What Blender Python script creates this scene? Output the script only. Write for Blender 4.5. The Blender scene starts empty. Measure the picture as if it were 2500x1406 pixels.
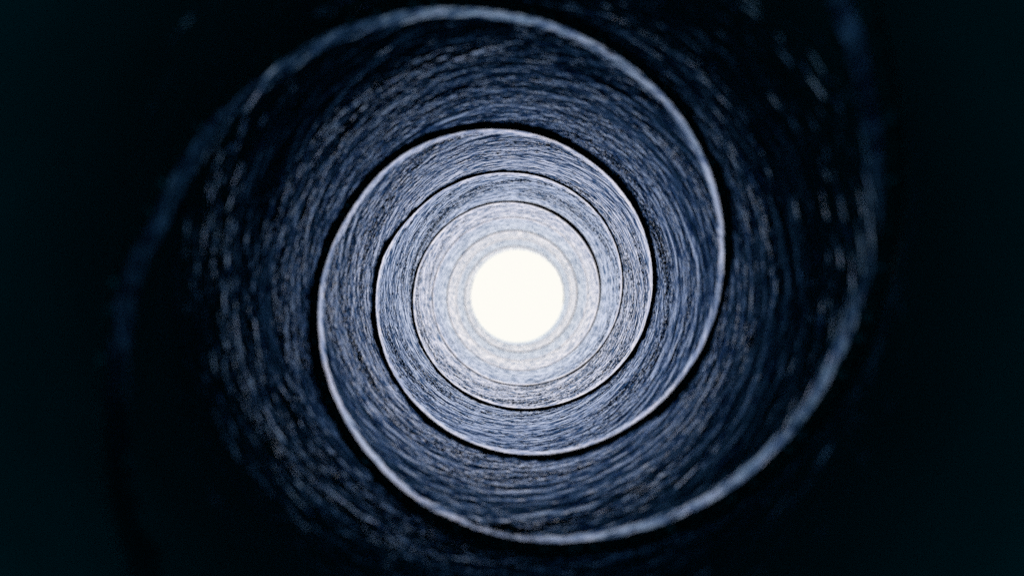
import bpy, math, numpy as np

# ------------------------------------------------------------------ camera, world, exposure
R = 0.04                      # inner radius of the tube (m)
FOCAL, SENSOR = 50.0, 36.0
FPX = FOCAL / SENSOR * 2500   # focal length in photograph pixels
PITCH = FPX * 0.0009505 * R   # axial distance from one seam to the next (two strips wound side by side)

scene = bpy.context.scene
COL = scene.collection
cam_data = bpy.data.cameras.new("camera")
cam = bpy.data.objects.new("camera", cam_data)
COL.objects.link(cam)
scene.camera = cam
cam_data.lens = FOCAL
cam_data.sensor_width = SENSOR
cam_data.clip_start = 0.001
cam_data.clip_end = 20
cam.location = (0.0103 * R, 0.0, -0.0582 * R)      # tube axis is the world Y axis
cam.rotation_euler = (math.radians(90), 0, 0)
cam_data.shift_x = -14.0 / 2500
cam_data.shift_y = 26.5 / 2500
cam_data.dof.use_dof = True
cam_data.dof.focus_distance = 11.5 * R
cam_data.dof.aperture_fstop = (FOCAL / 1000) / (0.050 * R)

world = bpy.data.worlds.new("World")
scene.world = world
world.use_nodes = True
world.node_tree.nodes["Background"].inputs[0].default_value = (0.0, 0.58, 0.64, 1)
world.node_tree.nodes["Background"].inputs[1].default_value = 0.75

scene.view_settings.view_transform = 'Standard'
scene.view_settings.look = 'None'
scene.view_settings.exposure = 0
scene.view_settings.gamma = 1
scene.cycles.max_bounces = 6
scene.cycles.diffuse_bounces = 4
scene.cycles.glossy_bounces = 4
scene.cycles.sample_clamp_indirect = 4.0
scene.cycles.use_denoising = False

LAMP_STRENGTH = 1.0
LAMP_COLOR = (0.99, 0.975, 0.92, 1)

Y_NEAR, Y_FAR = 0.5 * R, 30.5 * R
rng = np.random.default_rng(7)


# ------------------------------------------------------------------ materials
def new_mat(name):
    m = bpy.data.materials.new(name)
    m.use_nodes = True
    nt = m.node_tree
    nt.nodes.clear()
    out = nt.nodes.new("ShaderNodeOutputMaterial")
    return m, nt, out


def node(nt, kind, **kw):
    n = nt.nodes.new(kind)
    for k, v in kw.items():
        setattr(n, k, v)
    return n


def noise(nt, coord, scale, detail, rough=0.5):
    n = node(nt, "ShaderNodeTexNoise")
    n.inputs["Scale"].default_value = scale
    n.inputs["Detail"].default_value = detail
    n.inputs["Roughness"].default_value = rough
    nt.links.new(coord, n.inputs["Vector"])
    return n.outputs["Fac"]


def ramp(nt, fac, stops):
    r = node(nt, "ShaderNodeValToRGB")
    els = r.color_ramp.elements
    while len(els) < len(stops):
        els.new(0.5)
    for e, (p, c) in zip(els, stops):
        e.position = p
        e.color = (*c, 1)
    nt.links.new(fac, r.inputs[0])
    return r.outputs[0]


def paper(name, gloss_cols, diff_cols, rough, bump, mixf):
    m, nt, out = new_mat(name)
    tc = node(nt, "ShaderNodeTexCoord").outputs["Object"]
    coarse = noise(nt, tc, 11 / R, 3, 0.55)
    patch = noise(nt, tc, 2.2 / R, 2)
    fine = noise(nt, tc, 42 / R, 3, 0.65)
    add = node(nt, "ShaderNodeMath", operation='MULTIPLY_ADD')
    nt.links.new(coarse, add.inputs[0])
    add.inputs[1].default_value = 1.0
    nt.links.new(fine, add.inputs[2])
    b = node(nt, "ShaderNodeBump")
    b.inputs["Strength"].default_value = 1.0
    b.inputs["Distance"].default_value = bump * R
    nt.links.new(add.outputs[0], b.inputs["Height"])
    gl = node(nt, "ShaderNodeBsdfGlossy", distribution="BECKMANN")
    gl.inputs["Roughness"].default_value = rough
    df = node(nt, "ShaderNodeBsdfDiffuse")
    tint = ramp(nt, coarse, [(0.40, gloss_cols[0]), (0.50, gloss_cols[1])])
    nt.links.new(ramp(nt, patch, [(0.3, diff_cols[0]), (0.7, diff_cols[1])]), df.inputs["Color"])
    nt.links.new(b.outputs[0], gl.inputs["Normal"])
    nt.links.new(b.outputs[0], df.inputs["Normal"])
    mx = node(nt, "ShaderNodeAddShader")
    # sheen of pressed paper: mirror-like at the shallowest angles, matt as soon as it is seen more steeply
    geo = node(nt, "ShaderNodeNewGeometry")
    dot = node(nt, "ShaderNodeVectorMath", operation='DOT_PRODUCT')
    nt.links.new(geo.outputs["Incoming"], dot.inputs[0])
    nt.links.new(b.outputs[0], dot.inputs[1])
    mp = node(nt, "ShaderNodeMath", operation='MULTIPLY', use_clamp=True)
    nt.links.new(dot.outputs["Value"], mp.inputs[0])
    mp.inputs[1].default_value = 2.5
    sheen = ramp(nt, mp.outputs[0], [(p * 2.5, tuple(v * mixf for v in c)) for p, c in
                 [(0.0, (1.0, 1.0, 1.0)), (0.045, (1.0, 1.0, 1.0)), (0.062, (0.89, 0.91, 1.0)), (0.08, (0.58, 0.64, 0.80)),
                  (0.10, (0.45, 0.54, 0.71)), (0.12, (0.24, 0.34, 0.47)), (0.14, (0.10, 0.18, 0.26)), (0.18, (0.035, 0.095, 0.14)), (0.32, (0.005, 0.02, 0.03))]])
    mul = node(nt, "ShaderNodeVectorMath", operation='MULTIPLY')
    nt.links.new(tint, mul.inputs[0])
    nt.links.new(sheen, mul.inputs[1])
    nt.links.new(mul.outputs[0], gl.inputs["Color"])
    nt.links.new(df.outputs[0], mx.inputs[0])
    nt.links.new(gl.outputs[0], mx.inputs[1])
    nt.links.new(mx.outputs[0], out.inputs["Surface"])
    return m


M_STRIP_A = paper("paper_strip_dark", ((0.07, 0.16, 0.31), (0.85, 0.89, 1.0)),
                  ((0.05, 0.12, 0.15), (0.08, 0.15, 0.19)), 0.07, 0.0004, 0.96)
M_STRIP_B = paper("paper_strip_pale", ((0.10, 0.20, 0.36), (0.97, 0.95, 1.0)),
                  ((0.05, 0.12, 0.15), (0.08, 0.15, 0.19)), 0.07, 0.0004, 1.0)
M_RIM = paper("paper_edge_highlight", ((0.36, 0.44, 0.62), (0.97, 0.94, 1.0)),
              ((0.02, 0.05, 0.06), (0.03, 0.06, 0.08)), 0.09, 0.0004, 1.0)  # lifted edges get a paler gloss tint: the caught light put into the colour
M_CORE = paper("grey_board", ((0.3, 0.35, 0.4), (0.4, 0.44, 0.5)),
               ((0.20, 0.24, 0.30), (0.28, 0.32, 0.38)), 0.5, 0.01, 0.6)

M_GLOW, nt, out = new_mat("lit_diffuser")
em = node(nt, "ShaderNodeEmission")
em.inputs[0].default_value = LAMP_COLOR
em.inputs[1].default_value = LAMP_STRENGTH
nt.links.new(em.outputs[0], out.inputs["Surface"])

M_HOUSE, nt, out = new_mat("lamp_housing")
pb = node(nt, "ShaderNodeBsdfPrincipled")
pb.inputs["Base Color"].default_value = (0.05, 0.05, 0.06, 1)
pb.inputs["Roughness"].default_value = 0.45
nt.links.new(pb.outputs[0], out.inputs["Surface"])


# ------------------------------------------------------------------ relief of the pressed fibres (unrolled tube, periodic round it)
NT, NZ = 1024, 6144
DU = 2 * math.pi / NT          # both directions in units of R
LZ = NZ * DU


def relief(lmin, lmax, stretch, power, seed):
    g = np.random.default_rng(seed)
    f = np.fft.rfft2(g.standard_normal((NZ, NT)).astype(np.float32))
    ky = np.fft.fftfreq(NZ, DU)[:, None]
    kx = np.fft.rfftfreq(NT, DU)[None, :] * stretch
    k = np.sqrt(kx * kx + ky * ky) + 1e-6
    amp = k ** (-power) * np.exp(-(k * lmin) ** 2) * (1 - np.exp(-(k * lmax) ** 2))
    h = np.fft.irfft2(f * amp, s=(NZ, NT))
    sl = np.gradient(h, axis=0) / DU
    return (h / sl.std()).astype(np.float32)       # scaled to unit rms axial slope


patch = relief(0.10, 2.0, 2.0, 1.5, 9)
patch /= patch.std()


def raised(lmin, lmax, stretch, seed, cut):
    """fibre bundles standing out of an otherwise flat sheet, unit rms axial slope"""
    g = relief(lmin, lmax, stretch, 0.3, seed)
    g = g / g.std() + 0.6 * patch
    b = np.maximum(g - cut, 0) ** 1.3
    b /= (np.gradient(b, axis=0) / DU).std()
    return b


depth = (np.arange(NZ) * DU)[:, None]                                   # distance into the tube, in R
patch_big = relief(0.25, 2.0, 2.2, 1.0, 13)
patch_big /= patch_big.std()
near = np.interp(depth, [5.8, 8.0], [1.0, 0.0]).astype(np.float32)     # coarser bundles only towards the mouth
H = (0.044 * relief(0.026, 0.35, 0.8, 0.4, 3) * np.exp(0.5 * patch - 0.1) + 0.012 * relief(0.10, 1.2, 1.5, 1.0, 5)
     + (0.058 - 0.026 * near) * raised(0.022, 0.08, 1.1, 29, 0.6)
     + near * np.exp(0.5 * np.clip(patch_big, -3, 1.0) - 0.2) * (0.050 * raised(0.034, 0.12, 1.8, 31, 0.7) + 0.062 * raised(0.055, 0.25, 2.4, 37, 0.9)))


def sample(hmap, th, y):
    u = (th / DU) % NT
    v = (y / R / DU) % NZ
    i = np.floor(u).astype(int); j = np.floor(v).astype(int)
    fu = u - i; fv = v - j
    i %= NT; j %= NZ
    i1 = (i + 1) % NT; j1 = (j + 1) % NZ
    return ((hmap[j, i] * (1 - fu) + hmap[j, i1] * fu) * (1 - fv)
            + (hmap[j1, i] * (1 - fu) + hmap[j1, i1] * fu) * fv)


def line_noise(n, smooth, seed):
    g = np.random.default_rng(seed)
    f = np.fft.rfft(g.standard_normal(n))
    k = np.arange(len(f)) / n
    f *= np.exp(-(k * smooth) ** 2)
    a = np.fft.irfft(f, n)
    return a / a.std()


def grid_object(name, co, faces, mat, parent, smooth=True):
    me = bpy.data.meshes.new(name)
    me.vertices.add(len(co))
    me.vertices.foreach_set("co", co.astype(np.float32).ravel())
    nf = len(faces)
    me.loops.add(nf * 4)
    me.loops.foreach_set("vertex_index", faces.astype(np.int32).ravel())
    me.polygons.add(nf)
    me.polygons.foreach_set("loop_start", np.arange(0, nf * 4, 4, dtype=np.int32))
    me.polygons.foreach_set("use_smooth", np.full(nf, smooth))
    me.update(calc_edges=True)
    me.materials.append(mat)
    o = bpy.data.objects.new(name, me)
    COL.objects.link(o)
    o.parent = parent
    return o


def quads(rows, cols):
    idx = np.arange(rows * cols).reshape(rows, cols)
    return np.stack([idx[:-1, :-1], idx[:-1, 1:], idx[1:, 1:], idx[1:, :-1]], -1).reshape(-1, 4)


# ------------------------------------------------------------------ the tube
tube = bpy.data.objects.new("paper_tube", None)
COL.objects.link(tube)
tube["label"] = "long round paper tube seen from inside, its blue-grey walls wound from two spiral strips"
tube["category"] = "paper tube"

SEG = 900


# how far each hand-wound strip edge strays from an even pitch (fraction of its distance)
EDGE_DRIFT = {
    0: ([1.05, 1.11, 1.15, 1.20, 1.25, 1.29, 1.37, 1.5, 1.6, 1.72, 1.85, 1.95, 2.04, 2.15, 2.35, 2.45, 2.6, 3.0, 3.18, 3.3, 3.6, 3.87, 4.0, 4.3, 4.5, 4.8, 5.1],
        [.010, .008, -.009, -.008, .003, -.008, .003, .008, .004, .006, .016, .014, .006, .006, -.006, -.010, -.004, .003, .014, -.008, -.004, .014, .010, -.010, -.026, -.018, 0]),
    1: ([0.95, 1.1, 1.2, 1.3, 1.42, 1.6, 1.8, 1.9, 2.1, 2.2, 2.33, 2.47, 2.6, 2.85, 3.1, 3.3, 3.6, 4.0, 4.3, 4.6, 4.9, 5.3],
        [-.010, -.007, -.004, .003, .012, .007, .014, .006, .003, .006, -.006, .008, 0, -.008, .007, .012, -.004, .009, .004, -.006, -.018, 0]),
}


def strip(parity, s_off, seed, mat, lip_h, tilt, label):
    k0 = -2 if parity == 0 else -3
    s0 = s_off + k0                       # seam index at phase 0 (left side of the picture)
    n_turn = 7
    n = SEG * n_turn + 1
    ph = np.arange(n) * (2 * math.pi / SEG)
    s = s0 + ph / math.pi
    th = ph + math.pi                     # angle in the picture, clockwise from the right
    wob = line_noise(n, 240, seed) * 0.018 + line_noise(n, 22, seed + 1) * 0.005 + line_noise(n, 3, seed + 2) * 0.004
    lip_var = np.clip(1 + 0.20 * line_noise(n, 60, seed + 3) + 0.12 * line_noise(n, 9, seed + 4), 0.4, 1.7)
    y_edge = s * PITCH / (1 + np.interp(s, *EDGE_DRIFT[parity])) + wob * R
    # positions across the strip, in R: dense at the lifted near edge
    w_total = PITCH / R + 0.16
    a = np.concatenate([np.linspace(0, 0.3, 22)[:-1], np.linspace(0.3, w_total, 180)])
    Y = y_edge[:, None] + a[None, :] * R
    TH = np.broadcast_to(th[:, None], Y.shape)
    h = sample(H, TH + seed, Y)
    d_end = (w_total - a)[None, :]
    settle = np.interp(s, [2.0, 3.0, 4.0, 5.0, 7.0, 9.0], [1.0, 0.62, 0.38, 0.22, 0.04, 0.01])[:, None]   # strips lie tighter deep in the tube
    curl = np.interp(s, [0.9, 1.2, 1.45, 2.0, 2.5, 3.0, 3.5, 4.0, 4.5, 5.0, 6.0],
                     [(0.042, 0.058)[parity], (0.050, 0.062)[parity], 0.062, 0.058, 0.044, 0.031, 0.022, 0.015, 0.009, 0.004, 0.0])[:, None] * lip_h
    lipw = np.interp(s, [1.2, 2.0, 3.5], [0.26, 0.27, 0.42])[:, None]      # width of the curled-up edge
    lift = curl * lipw * lip_var[:, None] * np.clip(1 - a[None, :] / lipw, 0, 1) ** 1.08
    dip = 0.004 * np.maximum(settle, 0.3) * np.clip(1 - (d_end - 0.05) / 0.22, 0, 1) ** 2
    lin = tilt * np.clip(settle, 0.30, 1) * (0.5 - a[None, :] / w_total)          # strip lies very slightly conical
    worn = np.interp(Y / R, [2.8, 3.6, 5, 8, 13.5, 17, 19, 22, 27], [0.1, 0.45, 1.0, 1.15, 1.15, 0.62, 0.26, 0.07, 0.02])     # fibres stand up more towards the near mouth
    floor = np.interp(s, [1.8, 2.6], [0.6, 0.3])[:, None]
    damp = floor + (1 - floor) * np.clip((a[None, :] - 0.5 * lipw) / (0.5 * lipw), 0, 1)
    rad = R * (1 - lift - lin + dip - h * damp * worn)
    Y = Y - (s * PITCH)[:, None] * lift[:, :1] * (1 - np.clip(a[None, :] / 1.5, 0, 1))
    # rolled-over cut edge facing the camera
    e1y = Y[:, :1] - 0.004 * R; e1r = rad[:, :1] + 0.004 * R
    e2y = Y[:, :1] - 0.002 * R; e2r = np.full_like(e1r, 1.035 * R)
    Y = np.hstack([e2y, e1y, Y]); rad = np.hstack([e2r, e1r, rad])
    TH = np.broadcast_to(th[:, None], Y.shape)
    q = quads(*Y.shape)
    Yf = Y.ravel()
    keep = ~((Yf[q] <= Y_NEAR).all(1) | (Yf[q] >= Y_FAR).all(1))
    cols = Y.shape[1]
    aa = np.concatenate([[-1, -0.5], a])
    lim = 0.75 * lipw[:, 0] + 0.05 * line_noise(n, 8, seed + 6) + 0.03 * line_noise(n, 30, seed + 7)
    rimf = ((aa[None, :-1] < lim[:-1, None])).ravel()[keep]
    q = q[keep]
    Yf = np.clip(Yf, Y_NEAR, Y_FAR)
    rf = rad.ravel(); tf = TH.ravel()
    co = np.stack([rf * np.cos(tf), Yf, -rf * np.sin(tf)], 1)
    used, inv = np.unique(q, return_inverse=True)
    o = grid_object("paper_strip", co[used], inv.reshape(-1, 4), mat, tube)
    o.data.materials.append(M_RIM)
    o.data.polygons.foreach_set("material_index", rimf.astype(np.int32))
    o["label"] = label
    return o


strip(0, 1.1015, 11, M_STRIP_A, 0.92, 0.004, "darker blue-grey spiral paper strip")
strip(1, 1.1902, 23, M_STRIP_B, 1.02, 0.012, "paler spiral paper strip with a bright lifted edge")

# thick board wall round the strips: closed sleeve with both cut ends
prof = [(Y_NEAR, 1.036), (Y_NEAR - 0.004 * R, 1.045), (Y_NEAR - 0.004 * R, 1.135), (Y_NEAR + 0.006 * R, 1.15),
        (Y_FAR - 0.006 * R, 1.15), (Y_FAR + 0.004 * R, 1.135), (Y_FAR + 0.004 * R, 1.045), (Y_FAR, 1.036), (Y_NEAR, 1.036)]
ang = np.linspace(0, 2 * math.pi, 193)
co = np.array([(r * R * math.cos(t), y, r * R * math.sin(t)) for t in ang for (y, r) in prof])
core = grid_object("board_wall", co, quads(len(ang), len(prof)), M_CORE, tube)

# ------------------------------------------------------------------ the light behind the far end
lamp = bpy.data.objects.new("round_lamp", None)
COL.objects.link(lamp)
lamp.location = (0, Y_FAR + 0.6 * R, 0)
lamp["label"] = "glowing cream-white round light filling the far end of the tube"
lamp["category"] = "lamp"


def lathe(name, prof, mat, parent, seg=96):
    ang = np.linspace(0, 2 * math.pi, seg + 1)
    co = np.array([(r * R * math.cos(t), y * R, r * R * math.sin(t)) for t in ang for (y, r) in prof])
    return grid_object(name, co, quads(len(ang), len(prof)), mat, parent)


lathe("diffuser", [(0.06, 0.0), (0.02, 0.5), (0.0, 1.0), (0.0, 1.35), (0.05, 1.40), (0.2, 1.40)], M_GLOW, lamp)
lathe("housing", [(0.1, 1.41), (-0.02, 1.42), (-0.03, 1.50), (0.0, 1.54), (0.4, 1.52), (0.6, 1.3), (0.62, 0.0)], M_HOUSE, lamp)
